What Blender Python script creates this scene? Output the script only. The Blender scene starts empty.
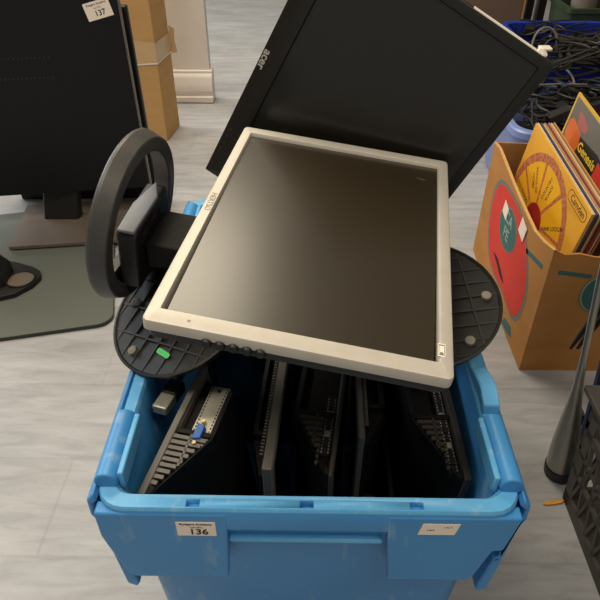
import bpy, bmesh, math, random
from mathutils import Matrix, Vector
random.seed(7)
SC = bpy.context.scene
COL = SC.collection
R = math.radians

# ------------------------------------------------------------------ materials
def lin(h):
    v = [int(h[i:i+2], 16)/255 for i in (0, 2, 4)]
    return tuple((c/12.92 if c <= .04045 else ((c+.055)/1.055)**2.4) for c in v) + (1,)

def mat(name, col, rough=.5, metal=0, spec=.5, var=None, vscale=20, vstretch=(1,1,1), bump=0, bscale=200,
        spots=None, sscale=30, slo=.62, shi=.7, sstretch=None):
    m = bpy.data.materials.new(name); m.use_nodes = True
    nt = m.node_tree; N = nt.nodes; L = nt.links
    b = N['Principled BSDF']
    b.inputs['Base Color'].default_value = lin(col)
    b.inputs['Roughness'].default_value = rough
    b.inputs['Metallic'].default_value = metal
    b.inputs['Specular IOR Level'].default_value = spec
    tc = N.new('ShaderNodeTexCoord'); mp = N.new('ShaderNodeMapping')
    mp.inputs['Scale'].default_value = vstretch
    L.new(tc.outputs['Object'], mp.inputs['Vector'])
    last = None
    if var:
        n = N.new('ShaderNodeTexNoise'); n.inputs['Scale'].default_value = vscale; n.inputs['Detail'].default_value = 6
        L.new(mp.outputs['Vector'], n.inputs['Vector'])
        cr = N.new('ShaderNodeValToRGB')
        cr.color_ramp.elements[0].position = .3; cr.color_ramp.elements[0].color = lin(col)
        cr.color_ramp.elements[1].position = .7; cr.color_ramp.elements[1].color = lin(var)
        L.new(n.outputs['Fac'], cr.inputs['Fac']); last = cr.outputs['Color']
    if spots:
        n2 = N.new('ShaderNodeTexNoise'); n2.inputs['Scale'].default_value = sscale; n2.inputs['Detail'].default_value = 8
        if sstretch:
            m2 = N.new('ShaderNodeMapping'); m2.inputs['Scale'].default_value = sstretch
            L.new(tc.outputs['Object'], m2.inputs['Vector']); L.new(m2.outputs['Vector'], n2.inputs['Vector'])
        else: L.new(tc.outputs['Object'], n2.inputs['Vector'])
        r2 = N.new('ShaderNodeMapRange'); r2.inputs['From Min'].default_value = slo; r2.inputs['From Max'].default_value = shi
        L.new(n2.outputs['Fac'], r2.inputs['Value'])
        mx = N.new('ShaderNodeMix'); mx.data_type = 'RGBA'
        L.new(r2.outputs['Result'], mx.inputs['Factor'])
        if last: L.new(last, mx.inputs['A'])
        else: mx.inputs['A'].default_value = lin(col)
        mx.inputs['B'].default_value = lin(spots); last = mx.outputs['Result']
    if last: L.new(last, b.inputs['Base Color'])
    if bump:
        nb = N.new('ShaderNodeTexNoise'); nb.inputs['Scale'].default_value = bscale; nb.inputs['Detail'].default_value = 3
        L.new(tc.outputs['Object'], nb.inputs['Vector'])
        bp = N.new('ShaderNodeBump'); bp.inputs['Strength'].default_value = bump; bp.inputs['Distance'].default_value = .002
        L.new(nb.outputs['Fac'], bp.inputs['Height']); L.new(bp.outputs['Normal'], b.inputs['Normal'])
    return m

def floor_mat():
    m = bpy.data.materials.new('vinyl_planks'); m.use_nodes = True
    nt = m.node_tree; N = nt.nodes; L = nt.links; b = N['Principled BSDF']
    tc = N.new('ShaderNodeTexCoord')
    mp = N.new('ShaderNodeMapping'); mp.inputs['Scale'].default_value = (1.6, 8.5, 1)
    L.new(tc.outputs['Object'], mp.inputs['Vector'])
    n = N.new('ShaderNodeTexNoise'); n.inputs['Scale'].default_value = 4.5; n.inputs['Detail'].default_value = 9; n.inputs['Roughness'].default_value = .65; n.inputs['Distortion'].default_value = .6
    L.new(mp.outputs['Vector'], n.inputs['Vector'])
    cr = N.new('ShaderNodeValToRGB')
    e = cr.color_ramp.elements
    e[0].position = .3; e[0].color = lin('929293'); e[1].position = .72; e[1].color = lin('b1b1b3')
    x = e.new(.5); x.color = lin('a4a4a5')
    L.new(n.outputs['Fac'], cr.inputs['Fac'])
    # blotches
    n2 = N.new('ShaderNodeTexNoise'); n2.inputs['Scale'].default_value = 3; n2.inputs['Detail'].default_value = 3
    mp2 = N.new('ShaderNodeMapping'); mp2.inputs['Scale'].default_value = (1, 2.5, 1)
    L.new(tc.outputs['Object'], mp2.inputs['Vector']); L.new(mp2.outputs['Vector'], n2.inputs['Vector'])
    mx = N.new('ShaderNodeMix'); mx.data_type = 'RGBA'; mx.blend_type = 'OVERLAY'; mx.inputs['Factor'].default_value = .3
    L.new(cr.outputs['Color'], mx.inputs['A']); L.new(n2.outputs['Fac'], mx.inputs['B'])
    # planks
    br = N.new('ShaderNodeTexBrick'); br.inputs['Scale'].default_value = 1
    br.inputs['Color1'].default_value = (1, 1, 1, 1); br.inputs['Color2'].default_value = (.93, .935, .95, 1); br.inputs['Mortar'].default_value = (.86, .86, .86, 1)
    br.inputs['Mortar Size'].default_value = .0025; br.inputs['Brick Width'].default_value = 2.4; br.inputs['Row Height'].default_value = .178
    mp3 = N.new('ShaderNodeMapping'); mp3.inputs['Location'].default_value = (.4, .045, 0)
    L.new(tc.outputs['Object'], mp3.inputs['Vector']); L.new(mp3.outputs['Vector'], br.inputs['Vector'])
    mu = N.new('ShaderNodeMix'); mu.data_type = 'RGBA'; mu.blend_type = 'MULTIPLY'; mu.inputs['Factor'].default_value = .75
    L.new(mx.outputs['Result'], mu.inputs['A']); L.new(br.outputs['Color'], mu.inputs['B'])
    L.new(mu.outputs['Result'], b.inputs['Base Color'])
    b.inputs['Roughness'].default_value = .42; b.inputs['Specular IOR Level'].default_value = .35
    bp = N.new('ShaderNodeBump'); bp.inputs['Strength'].default_value = .12; bp.inputs['Distance'].default_value = .002
    L.new(n.outputs['Fac'], bp.inputs['Height']); L.new(bp.outputs['Normal'], b.inputs['Normal'])
    return m

M_ = dict(
    silver=mat('silver_plastic', 'c2bcb0', .48, .25, .4, var='bbb5a9', vscale=60),
    screen=mat('matte_screen', '2a2315', .27, 0, .72, var='282114', vscale=8),
    acer_screen=mat('dark_screen', '17140e', .22, 0, .6, var='171610', vscale=10),
    black=mat('black_plastic', '171614', .45, 0, .4, var='1d1b18', vscale=90, bump=.15, bscale=600),
    blackgloss=mat('glossy_black_plastic', '15130f', .32, 0, .45, var='1a1814', vscale=40),
    dark=mat('dark_grey_plastic', '2b2927', .5, 0, .4, var='32302d', vscale=60, bump=.15, bscale=500),
    grey=mat('grey_plastic', '55534f', .5, 0, .4, var='5f5c57', vscale=60),
    hub=mat('lit_hub_plastic', '6d7079', .5, 0, .4, var='757881', vscale=60, bump=.1, bscale=500),  # paler tone for the lit top of the black hub
    ring=mat('charcoal_plastic', '3a3937', .42, 0, .5, var='42403d', vscale=50, bump=.2, bscale=700),
    trimgrey=mat('bezel_grey', '625e57', .45, .1, .4, var='6a665f', vscale=50),
    ports=mat('port_panel_metal', 'a8a598', .4, .7, .5, var='b8b4a6', vscale=100),
    hole=mat('port_black', '0b0b0b', .7),
    vga=mat('vga_blue', '2c5aa8', .45, var='3465b5', vscale=80),
    gold=mat('port_brass', 'b8a878', .35, .8),
    foot=mat('grey_rubber', '8d8878', .8, var='7b7668', vscale=200),
    green=mat('green_sticker', '3fc35a', .6, var='5ad070', vscale=80),
    blue=mat('blue_crate_plastic', '428fcc', .42, 0, .45, var='3b87c5', vscale=9, spots='b5c4bd', sscale=1, slo=.6, shi=1.0, sstretch=(45, 45, 12), bump=.1, bscale=120),
    bluewear=mat('worn_blue_plastic', '57a5da', .45, 0, .45, var='63aede', vscale=30, spots='bcd6da', sscale=1, slo=.58, shi=1.0, sstretch=(70, 70, 30)),
    paper=mat('sticker_paper', 'f3e7d8', .8, var='efe0ce', vscale=40),
    white=mat('white_paint', 'e6e0da', .5, var='e0d9d3', vscale=10),
    ink=mat('black_ink', '221f1d', .7),
    greyink=mat('grey_ink', '8a8478', .6),
    logo=mat('light_grey_logo', 'a9a69e', .4),
    card=mat('brown_cardboard', 'cda36f', .8, 0, .2, var='c49a64', vscale=9, vstretch=(1,1,3)),
    card2=mat('printed_cardboard', 'b8834b', .8, 0, .2, var='ac7841', vscale=8, vstretch=(1,1,3)),
    cardedge=mat('cardboard_edge', 'd0a76c', .85, 0, .2, var='c0935a', vscale=150),
    cardin=mat('cardboard_inside', 'a67a45', .85, 0, .2, var='98703e', vscale=10),
    apple=mat('red_print', 'd8443a', .7, 0, .2, var='cf3d34', vscale=12),
    teal=mat('teal_print', '47706f', .7, 0, .2, var='416866', vscale=20),
    tealdk=mat('grey_teal_outline', '76766a', .75, 0, .2),
    tealtxt=mat('pale_letter_print', '9fb0a0', .75, 0, .2),
    tape=mat('clear_tape', 'cfae80', .22, 0, .5, var='d6b88e', vscale=20),
    yellowlabel=mat('yellow_label', 'e0bb22', .6),
    lpyellow=mat('yellow_sleeve', 'e9b03c', .55, 0, .3, var='dfa132', vscale=7, spots='c98d2e', sscale=12, slo=.6, shi=.8),
    lpred=mat('maroon_print', 'a3472c', .6, 0, .3, var='c98b5e', vscale=120),
    lphub=mat('red_hub_print', 'a52a1c', .6, 0, .3, var='8f2418', vscale=30),
    lpwedge=mat('golden_wedge_print', 'edb325', .55, 0, .3, var='e6a91f', vscale=20),
    lpgrey=mat('grey_sleeve', '77736b', .5, 0, .3, var='6a675f', vscale=5),
    lporange=mat('orange_print', 'e0752a', .5, var='cf5a24', vscale=20),
    lppink=mat('pink_print', 'b5605a', .5, var='a8625c', vscale=20),
    lpborder=mat('yellow_border', 'd8aa35', .5),
    lpscript=mat('yellow_lettering', 'f0cd42', .5),
    lpdark=mat('dark_sleeve', '3a2f33', .5, var='463a38', vscale=10),
    lpcream=mat('cream_sleeve', 'cdb990', .6, var='bfa97e', vscale=10),
    lptan=mat('tan_sleeve', 'b58a4e', .6, var='a87d44', vscale=10),
    lpteal=mat('teal_sleeve', '2f4448', .5, var='3a5256', vscale=10),
    lpcrimson=mat('crimson_sleeve', '9c2f3e', .5, var='8a2838', vscale=10),
    lpwhite=mat('white_sleeve', 'c9c2b4', .5, var='b7b0a2', vscale=10),
    lpviolet=mat('violet_sleeve', '4a3f6e', .5, var='55487a', vscale=10),
    royal=mat('royal_blue_plastic', '2038a0', .45, 0, .4, var='1c3090', vscale=6),
    peri=mat('periwinkle_plastic', '7c8fc8', .35, 0, .5, var='7386bf', vscale=8),
    tvblack=mat('satin_black_plastic', '0f1011', .45, 0, .28, var='121314', vscale=40),
    shadeblack=mat('shaded_black_plastic', '0f0e0d', .6, 0, .22, var='131211', vscale=60),  # black plastic darkened to carry the shade inside the crate
    vent=mat('vent_dark_plastic', '3a352f', .55, 0, .25, var='423c35', vscale=60),
    cable=mat('black_cable', '1b1a18', .45, 0, .4, var='24221f', vscale=60),
    cablegrey=mat('grey_cable', '6d675c', .5, 0, .4),
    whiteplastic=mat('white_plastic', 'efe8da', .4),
    glass=mat('grey_green_glass', '62665f', .3, 0, .35, var='5c6059', vscale=4),
    glassedge=mat('dark_glass_edge', '262a24', .35, 0, .5),
    baseplate=mat('brown_grey_plate', '6a5f55', .35, .2, .5, var='73685d', vscale=5),
    chrome=mat('brushed_steel', 'a9a8a4', .33, .85, .5, var='98978f', vscale=40, vstretch=(6,6,.5)),
    navy=mat('navy_cloth', '1c2844', .75, 0, .2, var='202d4c', vscale=40),
    crateblack=mat('crate_black_plastic', '3b3833', .5, 0, .4, var='45413b', vscale=30, bump=.1),
    crumple=mat('cream_paper', 'd8cbaa', .85, var='cbbd9a', vscale=30),
    orange=mat('orange_peel', 'e3a24c', .7, var='d08d38', vscale=90),
    brownboard=mat('brown_grey_board', '6d5a4e', .7, 0, .2, var='665347', vscale=8),
    greenplastic=mat('dark_green_plastic', '2c3a26', .5, var='33422c', vscale=10),
    stone=mat('pale_grey_pottery', '8f877b', .6, var='7f776c', vscale=8),
    ceil=mat('ceiling_paint', 'd9d2c4', .9, 0, .1, var='d4ccbe', vscale=3),
    wall=mat('wall_paint', '8f877c', .9, 0, .1, var='8a8277', vscale=3),
    floor=floor_mat(),
)

# ------------------------------------------------------------------ mesh builder
class MB:
    def __init__(self, M=None): self.v = []; self.f = []; self.m = []; self.M = M
    def add(self, vs, fs, m=0, M=None):
        o = len(self.v)
        for p in vs:
            p = Vector(p)
            if M is not None: p = M @ p
            if self.M is not None: p = self.M @ p
            self.v.append(p)
        for f in fs: self.f.append([i+o for i in f]); self.m.append(m)
    def box(self, lo, hi, m=0, M=None):
        x0, y0, z0 = lo; x1, y1, z1 = hi
        vs = [(x0,y0,z0),(x1,y0,z0),(x1,y1,z0),(x0,y1,z0),(x0,y0,z1),(x1,y0,z1),(x1,y1,z1),(x0,y1,z1)]
        self.add(vs, [(0,3,2,1),(4,5,6,7),(0,1,5,4),(1,2,6,5),(2,3,7,6),(3,0,4,7)], m, M)
    def prism(self, poly, a, b, ax='z', m=0, M=None):
        def P(p, h):
            return {'z': (p[0], p[1], h), 'y': (p[0], h, p[1]), 'x': (h, p[0], p[1])}[ax]
        n = len(poly)
        vs = [P(p, a) for p in poly] + [P(p, b) for p in poly]
        fs = [tuple(range(n))[::-1], tuple(range(n, 2*n))] + [(i, (i+1) % n, n+(i+1) % n, n+i) for i in range(n)]
        self.add(vs, fs, m, M)
    def frame(self, o, i, z0, z1, m=0, M=None):
        # rectangular frame; o,i = (x0,y0,x1,y1)
        c = lambda r: [(r[0], r[1]), (r[2], r[1]), (r[2], r[3]), (r[0], r[3])]
        O = c(o); I = c(i)
        vs = [(x, y, z) for z in (z0, z1) for x, y in O] + [(x, y, z) for z in (z0, z1) for x, y in I]
        fs = []
        for k in range(4):
            j = (k+1) % 4
            fs += [(k, j, 4+j, 4+k), (8+j, 8+k, 12+k, 12+j), (4+k, 4+j, 12+j, 12+k), (j, k, 8+k, 8+j)]
        self.add(vs, fs, m, M)
    def loft(self, loops, m=0, cap0=True, cap1=True, M=None, closed=False):
        n = len(loops[0]); vs = [p for l in loops for p in l]; fs = []
        K = len(loops)
        for k in range(K if closed else K-1):
            a = k*n; b = ((k+1) % K)*n
            for i in range(n): fs.append((a+i, a+(i+1) % n, b+(i+1) % n, b+i))
        if not closed:
            if cap0: fs.append(tuple(range(n))[::-1])
            if cap1: fs.append(tuple(range((K-1)*n, K*n)))
        self.add(vs, fs, m, M)
    def lathe(self, prof, n=48, m=0, M=None, closed=False):
        loops = [[(r*math.cos(2*math.pi*i/n), r*math.sin(2*math.pi*i/n), z) for i in range(n)] for r, z in prof]
        self.loft(loops, m, True, True, M, closed)
    def tube(self, pts, r, n=8, m=0, M=None):
        pts = [Vector(p) for p in pts]; loops = []; up = None
        for i, p in enumerate(pts):
            t = (pts[min(i+1, len(pts)-1)]-pts[max(i-1, 0)]).normalized()
            if up is None:
                up = Vector((0, 0, 1)) if abs(t.z) < .9 else Vector((1, 0, 0))
            a = t.cross(up).normalized(); b = a.cross(t).normalized(); up = b
            rr = r[i] if isinstance(r, (list, tuple)) else r
            loops.append([p+(a*math.cos(2*math.pi*k/n)+b*math.sin(2*math.pi*k/n))*rr for k in range(n)])
        self.loft(loops, m, True, True, M)
    def text(self, s, size, M, m=0, depth=.0004, bold=0):
        cu = bpy.data.curves.new('t', 'FONT'); cu.body = s; cu.size = size; cu.extrude = depth; cu.align_x = 'CENTER'; cu.align_y = 'CENTER'
        cu.resolution_u = 3; cu.offset = bold
        o = bpy.data.objects.new('t', cu); COL.objects.link(o)
        dg = bpy.context.evaluated_depsgraph_get(); me = o.evaluated_get(dg).to_mesh()
        self.add([v.co.copy() for v in me.vertices], [tuple(p.vertices) for p in me.polygons], m, M)
        o.evaluated_get(dg).to_mesh_clear(); bpy.data.objects.remove(o); bpy.data.curves.remove(cu)
    def build(self, name, mats, parent=None, bevel=0, seg=2, smooth=35):
        me = bpy.data.meshes.new(name)
        me.from_pydata([tuple(v) for v in self.v], [], self.f)
        if not isinstance(mats, (list, tuple)): mats = [mats]
        for x in mats: me.materials.append(M_[x])
        for p, k in zip(me.polygons, self.m): p.material_index = k
        bm = bmesh.new(); bm.from_mesh(me); bmesh.ops.recalc_face_normals(bm, faces=bm.faces); bm.to_mesh(me); bm.free()
        for p in me.polygons: p.use_smooth = True
        me.set_sharp_from_angle(angle=R(smooth))
        o = bpy.data.objects.new(name, me); COL.objects.link(o)
        if parent: o.parent = parent
        if bevel:
            bv = o.modifiers.new('bevel', 'BEVEL'); bv.width = bevel; bv.segments = seg; bv.limit_method = 'ANGLE'; bv.angle_limit = R(40)
        return o

def setp(o, label=None, cat=None, group=None, kind=None):
    for k, v in (('label', label), ('category', cat), ('group', group), ('kind', kind)):
        if v: o[k] = v
    return o
def thing(name, label, cat, M=None, group=None):
    o = bpy.data.objects.new(name, None); COL.objects.link(o); o.empty_display_size = .05
    if M is not None: o.matrix_world = M
    return setp(o, label, cat, group)
def part_label(o, label): o['label'] = label; return o
def T(x, y, z): return Matrix.Translation((x, y, z))
def basis(o, x, y, z):
    x, y, z = Vector(x).normalized(), Vector(y).normalized(), Vector(z).normalized()
    return Matrix(((x.x, y.x, z.x, o[0]), (x.y, y.y, z.y, o[1]), (x.z, y.z, z.z, o[2]), (0, 0, 0, 1)))
def frame_from_z(o, z, xh=(1, 0, 0)):
    z = Vector(z).normalized(); x = Vector(xh); x = (x-z*x.dot(z)).normalized(); return basis(o, x, z.cross(x), z)
def rrect(x0, y0, x1, y1, r, n=5):
    p = []
    for cx, cy, a in ((x1-r, y1-r, 0), (x0+r, y1-r, 90), (x0+r, y0+r, 180), (x1-r, y0+r, 270)):
        for i in range(n+1):
            t = R(a+90*i/n); p.append((cx+r*math.cos(t), cy+r*math.sin(t)))
    return p

# ------------------------------------------------------------------ setting
def struct(name, mb, m, label, cat):
    o = mb.build(name, m); return setp(o, label, cat, None, 'structure')
b = MB(); b.box((-3.2, -2.2, -.05), (3.4, 5.2, 0)); struct('floor', b, 'floor', 'grey beige wood-look vinyl plank floor', 'floor')
b = MB(); b.box((-3.2, -2.2, 2.6), (3.4, 5.2, 2.7)); struct('ceiling', b, 'ceil', 'plain off-white ceiling above the room', 'ceiling')
b = MB(); b.box((-3.2, 5.2, -.05), (3.4, 5.3, 2.7)); struct('wall_back', b, 'wall', 'plain greyish wall at the far end of the room', 'wall')
b = MB(); b.box((3.4, -2.2, -.05), (3.5, 5.2, 2.7)); struct('wall_right', b, 'wall', 'plain greyish wall along the right of the room', 'wall')
b = MB(); b.box((-3.3, -2.2, -.05), (-3.2, 5.2, 2.7)); struct('wall_left', b, 'wall', 'plain greyish wall along the left of the room', 'wall')

# ------------------------------------------------------------------ blue attached-lid crate
crate = thing('lidded_crate', 'scuffed bright blue plastic tote crate filled with monitors, in the foreground', 'crate', T(0, .63, 0))
CY = .63
def loop(x0, y0, x1, y1, r, z): return [(x, y-CY, z) for x, y in rrect(x0, y0, x1, y1, r)]
lo = [loop(-.176, .378, .180, .890, .03, .004), loop(-.1825, .356, .1865, .909, .03, .25), loop(-.186, .346, .190, .918, .03, .322),
      loop(-.199, .3335, .2025, .936, .03, .326), loop(-.2, .3325, .2035, .937, .03, .356), loop(-.198, .3345, .2015, .935, .028, .3595),
      loop(-.186, .348, .190, .918, .02, .360), loop(-.183, .351, .187, .914, .02, .356), loop(-.169, .390, .173, .882, .025, .016)]
b = MB(); b.loft(lo, 0)
body = b.build('crate_body', ['blue', 'bluewear'], crate)
for p in body.data.polygons:
    zc = sum(body.data.vertices[i].co.z for i in p.vertices)/len(p.vertices)
    if zc > .355: p.material_index = 1
# moulded slots in the front rim
cb = MB()
for x in (-.1055, .001, .1035): cb.box((x-.0065, .3355-CY, .350), (x+.0065, .3435-CY, .37))
cut = cb.build('slot_cutter', 'hole'); cut.parent = crate
md = body.modifiers.new('slots', 'BOOLEAN'); md.object = cut; md.operation = 'DIFFERENCE'; md.solver = 'EXACT'
dg = bpy.context.evaluated_depsgraph_get()
nm = bpy.data.meshes.new_from_object(body.evaluated_get(dg)); body.modifiers.clear(); body.data = nm
cm = cut.data; bpy.data.objects.remove(cut); bpy.data.meshes.remove(cm)
# skirt wings and hand-grip ribs on the ends
def skirt(yf, yb, name):
    b = MB()
    b.prism([(-.199, .352), (-.074, .352), (-.079, .2405), (-.177, .2395), (-.184, .25), (-.195, .295), (-.199, .315)], yf-CY, yb-CY, 'y', 0)
    b.prism([(.0765, .352), (.2025, .352), (.1945, .298), (.184, .296), (.173, .25), (.166, .2405), (.0855, .241)], yf-CY, yb-CY, 'y', 0)
    b.prism([(-.079, .345), (.081, .345), (.083, .302), (-.081, .302)], yf+(.010 if yb > yf else -.010)-CY, yb-CY, 'y', 0)
    s = 1 if yb > yf else -1
    for z in (.333, .3035): b.box((-.075, min(yf+.0035*s, yb)-CY, z-.0028), (.076, max(yf+.0035*s, yb)-CY, z+.0028), 1)
    o = b.build(name, ['blue', 'bluewear'], crate, .0022); return o
skirt(.3318, .3465, 'end_skirt'); skirt(.9365, .9215, 'end_skirt')
# lid flaps folded down along both long sides, with castellated free edge
def lid(side):
    b = MB(); s = side
    cx = .002
    xo = lambda d: cx+s*d
    n = 6; y0, y1 = .345, .925
    # sheet: profile in x,z ; castellated in y
    prof = [(.2035, .362), (.211, .352), (.2115, .33), (.197, .296), (.2045, .292), (.2025, .262), (.196, .255)]
    ins = [(.2005, .352), (.206, .347), (.2065, .333), (.191, .297), (.1985, .29), (.1975, .266), (.191, .258)]
    poly = [(xo(x), z) for x, z in prof]+[(xo(x), z) for x, z in reversed(ins)]
    b.prism(poly, y0-CY, y1-CY, 'y', 0)
    for i in range(n):
        if i % 2 == 0:
            ya = y0+(y1-y0)*i/n; yb = y0+(y1-y0)*(i+1)/n
            b.prism([(xo(.2025), .264), (xo(.197), .20), (xo(.187), .194), (xo(.184), .2), (xo(.193), .262)], ya-CY, yb-CY, 'y', 0)
    l = b.build('lid_flap', ['blue'], crate, .002)
    def cylseg(a, bb, name='hinge_barrel', r=.0115):
        c = MB(); x = xo(.1925 if s > 0 else .1925)
        c.tube([(x, a-CY, .366), (x, bb-CY, .366)], r, 14, 0)
        c.box((min(xo(.176), xo(.182)), a-CY+.004, .352), (max(xo(.176), xo(.182)), bb-CY-.004, .375), 1)
        return c.build(name, ['blue', 'bluewear'], l, .0015)
    cylseg(.356, .44); cylseg(.62, .70); cylseg(.82, .89)
    # pivot hook of the lid
    for ya in ((.455, .715) if s > 0 else (.735,)):
        c = MB(); x = xo(.196)
        pts = [(ya, .372), (ya+.02, .379), (ya+.04, .376), (ya+.07, .365), (ya+.095, .366), (ya+.098, .358), (ya+.06, .354), (ya+.03, .362), (ya+.012, .364), (ya+.008, .352), (ya-.002, .352)]
        c.prism([(y-CY, z) for y, z in pts], x-.009, x+.009, 'x', 0)
        c.build('hinge_hook', ['bluewear'], l, .002)
    return l
lid(-1); lid(1)
# stickers on the crate
def sticker(parent, name, w, h, M, texts, label, mats=('paper', 'ink'), skew=0):
    b = MB(); b.prism([(-w/2, -h/2), (w/2-skew, -h/2), (w/2, h/2), (-w/2+skew, h/2)], 0, .0004, 'z', 0, M)
    for s, size, dx, dy, bo in texts: b.text(s, size, M @ T(dx, dy, .0004), 1, .0002, bo)
    return part_label(b.build(name, list(mats), parent), label)
FY = basis((0, 0, 0), (1, 0, 0), (0, 0, 1), (0, -1, 0))
sticker(crate, 'lot_sticker', .0375, .0225, T(-.1042, .3316-CY, .3298) @ FY,
        [('Rodgers Auctions', .0043, 0, .0078, .00008), ('Lot No...', .0038, .001, .003, 0), ('136', .0125, .002, -.0048, .0003)], 'cream auction sticker printed 136')
sticker(crate, 'paper_tag', .0385, .0175, T(.1262, .3316-CY, .3345) @ FY,
        [('1 AU 7', .003, .008, .0035, 0), ('3 %off', .003, -.008, -.001, 0)], 'blank peach paper tag', skew=.0035)

# ------------------------------------------------------------------ silver monitor lying on its back
SX = (.98282, -.14621, -.11260); SY = (.15658, .98360, .08949); SZ = (.09767, -.10558, .98960)
MS = basis((.0185, .5888, .5135), SX, SY, SZ)
sm = thing('monitor', 'silver framed square monitor lying screen-up on top of the crate', 'monitor', MS)
X0, Y0, X1, Y1 = -.1365, -.1885, .1375, .1865
b = MB()
n = 5
def L2(r, z, rad): return [(x*(1.012-y*.10), y, z) for x, y in rrect(r[0], r[1], r[2], r[3], rad, n)]
O = (X0, Y0, X1, Y1); I = (-.1245, -.1705, .1255, .1715)
g = lambda r, d: (r[0]+d, r[1]+d, r[2]-d, r[3]-d)
b.loft([L2(g(O, .001), -.0135, .005), L2(O, -.0125, .006), L2(O, -.0022, .006), L2(g(O, .0007), -.0007, .0055), L2(g(O, .002), 0, .005),
        L2(g(I, -.0005), 0, .001), L2(I, -.0005, .001), L2(g(I, .0012), -.0055, .001), L2(g(I, .0022), -.014, .001)], 0, closed=True)
b.text('HERTSO', .0095, T(-.1312, .005, .0001) @ Matrix.Rotation(R(-90), 4, 'Z'), 1, .0002)
b.box((-.1285, -.1205, 0), (-.1265, -.1185, .0002), 1)
b.box((-.1000, -.1810, 0), (-.0975, -.1785, .0003), 1)
b.build('bezel', ['silver', 'greyink'], sm)
b = MB(); b.box((-.1235, -.1695, -.009), (.1245, .1705, -.0050))
b.text('7 lcd mon', .0028, T(.104, .139, -.0049) @ Matrix.Rotation(R(-10), 4, 'Z'), 1, .0001)
b.build('screen', ['screen', 'greyink'], sm)
b = MB()
b.loft([L2(g(O, .003), -.013, .008), L2(g(O, .003), -.024, .008), L2(g(O, .012), -.034, .012), L2((-.10, -.13, .10, .13), -.046, .02), L2((-.09, -.11, .09, .11), -.052, .02)], 0)
b.build('back_shell', 'dark', sm)
for yy in range(5):
    b = MB(); b.lathe([(.0052, -.0), (.0052, .0035), (.004, .0055)], 16, 0, T(-.080+yy*.0125, Y0+.0025, -.0145) @ Matrix.Rotation(R(90), 4, 'X'))
    b.build('button', 'black', sm)
b = MB(); b.prism(rrect(.1265, -.1635, .1335, -.1475, .001), 0, .0003, 'z', 0)
b.frame((.1272, -.162, .1328, -.149), (.1277, -.1612, .1323, -.1502), .0003, .0005, 1); b.box((.1285, -.161, .0003), (.1315, -.1585, .0005), 1)
part_label(b.build('energy_sticker', ['paper', 'tealdk'], sm), 'small white and grey rating sticker')
# stand of the silver monitor: neck, hub, ring base
b = MB()
b.prism([(-.197, -.046), (-.03, -.046), (-.03, -.055), (-.075, -.058), (-.12, -.067), (-.197, -.083)], -.035, .035, 'y')
b.build('stand_neck', 'shadeblack', sm, .003)
b = MB(); b.prism([(-.053, -.100), (.053, -.100), (.053, -.026), (.047, -.02), (-.047, -.02), (-.053, -.026)], -.222, -.1985, 'x', 0)
b.build('stand_hub', 'black', sm, .003)
b = MB(); b.prism([(-.2200, -.052), (-.2000, -.053), (-.1990, .020), (-.2110, .050), (-.2215, .0)], -.0215, -.0175, 'z', 0); part_label(b.build('hub_lit_top', 'hub', sm, .0015), 'top of the stand hub in a painted lit grey')  # light on the hub's top face, put into a paler colour
for yy in (-.026, .0, .026):
    b = MB(); b.box((-.1987, yy-.006, -.04), (-.1975, yy+.006, -.034)); b.build('hub_slot', 'hole', sm)
RC = MS.inverted() @ Vector((-.192, .624, .499)); RN = MS.inverted().to_3x3() @ Vector((.9643, -.197, -.177))
MR = frame_from_z(RC, RN, (0, 0, 1))
b = MB()
b.lathe([(.0958, -.0012), (.0945, 0), (.080, 0), (.0788, -.0012), (.081, -.021), (.0995, -.021), (.1008, -.019), (.1008, -.016)], 96, 0, MR, True)
b.build('base_ring', 'ring', sm, 0, 2, 18)
b = MB()
# lower half dish that ties the hub to the ring
pts = [(.0795*math.cos(R(a)), .0795*math.sin(R(a))) for a in range(118, 243, 6)]
b.prism(pts, -.021, -.010, 'z', 0, MR); b.build('base_web', 'black', sm)

# ------------------------------------------------------------------ large black monitor standing askew behind
L2 = lambda r, z, rad: [(x, y, z) for x, y in rrect(r[0], r[1], r[2], r[3], rad, 4)]
AX = (.8423, -.2747, -.4638); AY = (.4756, -.0260, .8793); AZ = (-.2536, -.9612, .1088)
MA = basis((-.1558, .8479, .4557), AX, AY, AZ)
am = thing('monitor', 'large black monitor propped up on one corner at the back of the blue crate', 'monitor', MA)
W, Hh = .376, .318
b = MB()
O = (0, 0, Hh, W); I = (.031, .0135, Hh-.0135, W-.0135)
b.loft([L2(g(O, .0005), -.016, .0015), L2(O, -.003, .0015), L2(g(O, .0006), -.0006, .0015), L2(g(O, .0015), 0, .001),
        L2(g(I, -.0005), 0, .001), L2(I, -.0006, .001), L2(g(I, .001), -.0035, .001), L2(g(I, .001), -.016, .001)], 0, closed=True)
b.text('acer', .0155, T(.0072, .187, .0001) @ Matrix.Rotation(R(-90), 4, 'Z'), 1, .0003, .0003)
for k in range(4): b.box((.006, .042+k*.011, 0), (.0095, .046+k*.011, .0005), 2)
b.build('bezel', ['blackgloss', 'logo', 'dark'], am)
b = MB(); b.box((.030, .0125, -.010), (Hh-.0125, W-.0125, -.003)); b.build('screen', 'acer_screen', am)
b = MB()
b.loft([L2(g(O, .002), -.015, .004), L2(g(O, .002), -.022, .006), L2(g(O, .02), -.034, .01), L2((.07, .09, .25, .29), -.046, .02)], 0)
b.build('back_shell', 'black', am)
b = MB(); b.box((.2, W-.0005, -.0158), (.3, W+.0008, -.0012))  # lamp reflection on the glossy edge, modelled as a white strip
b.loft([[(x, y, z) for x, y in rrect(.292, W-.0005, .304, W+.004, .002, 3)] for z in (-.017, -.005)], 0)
part_label(b.build('edge_glint', 'whiteplastic', am), 'painted white glint along the upper edge')

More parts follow.
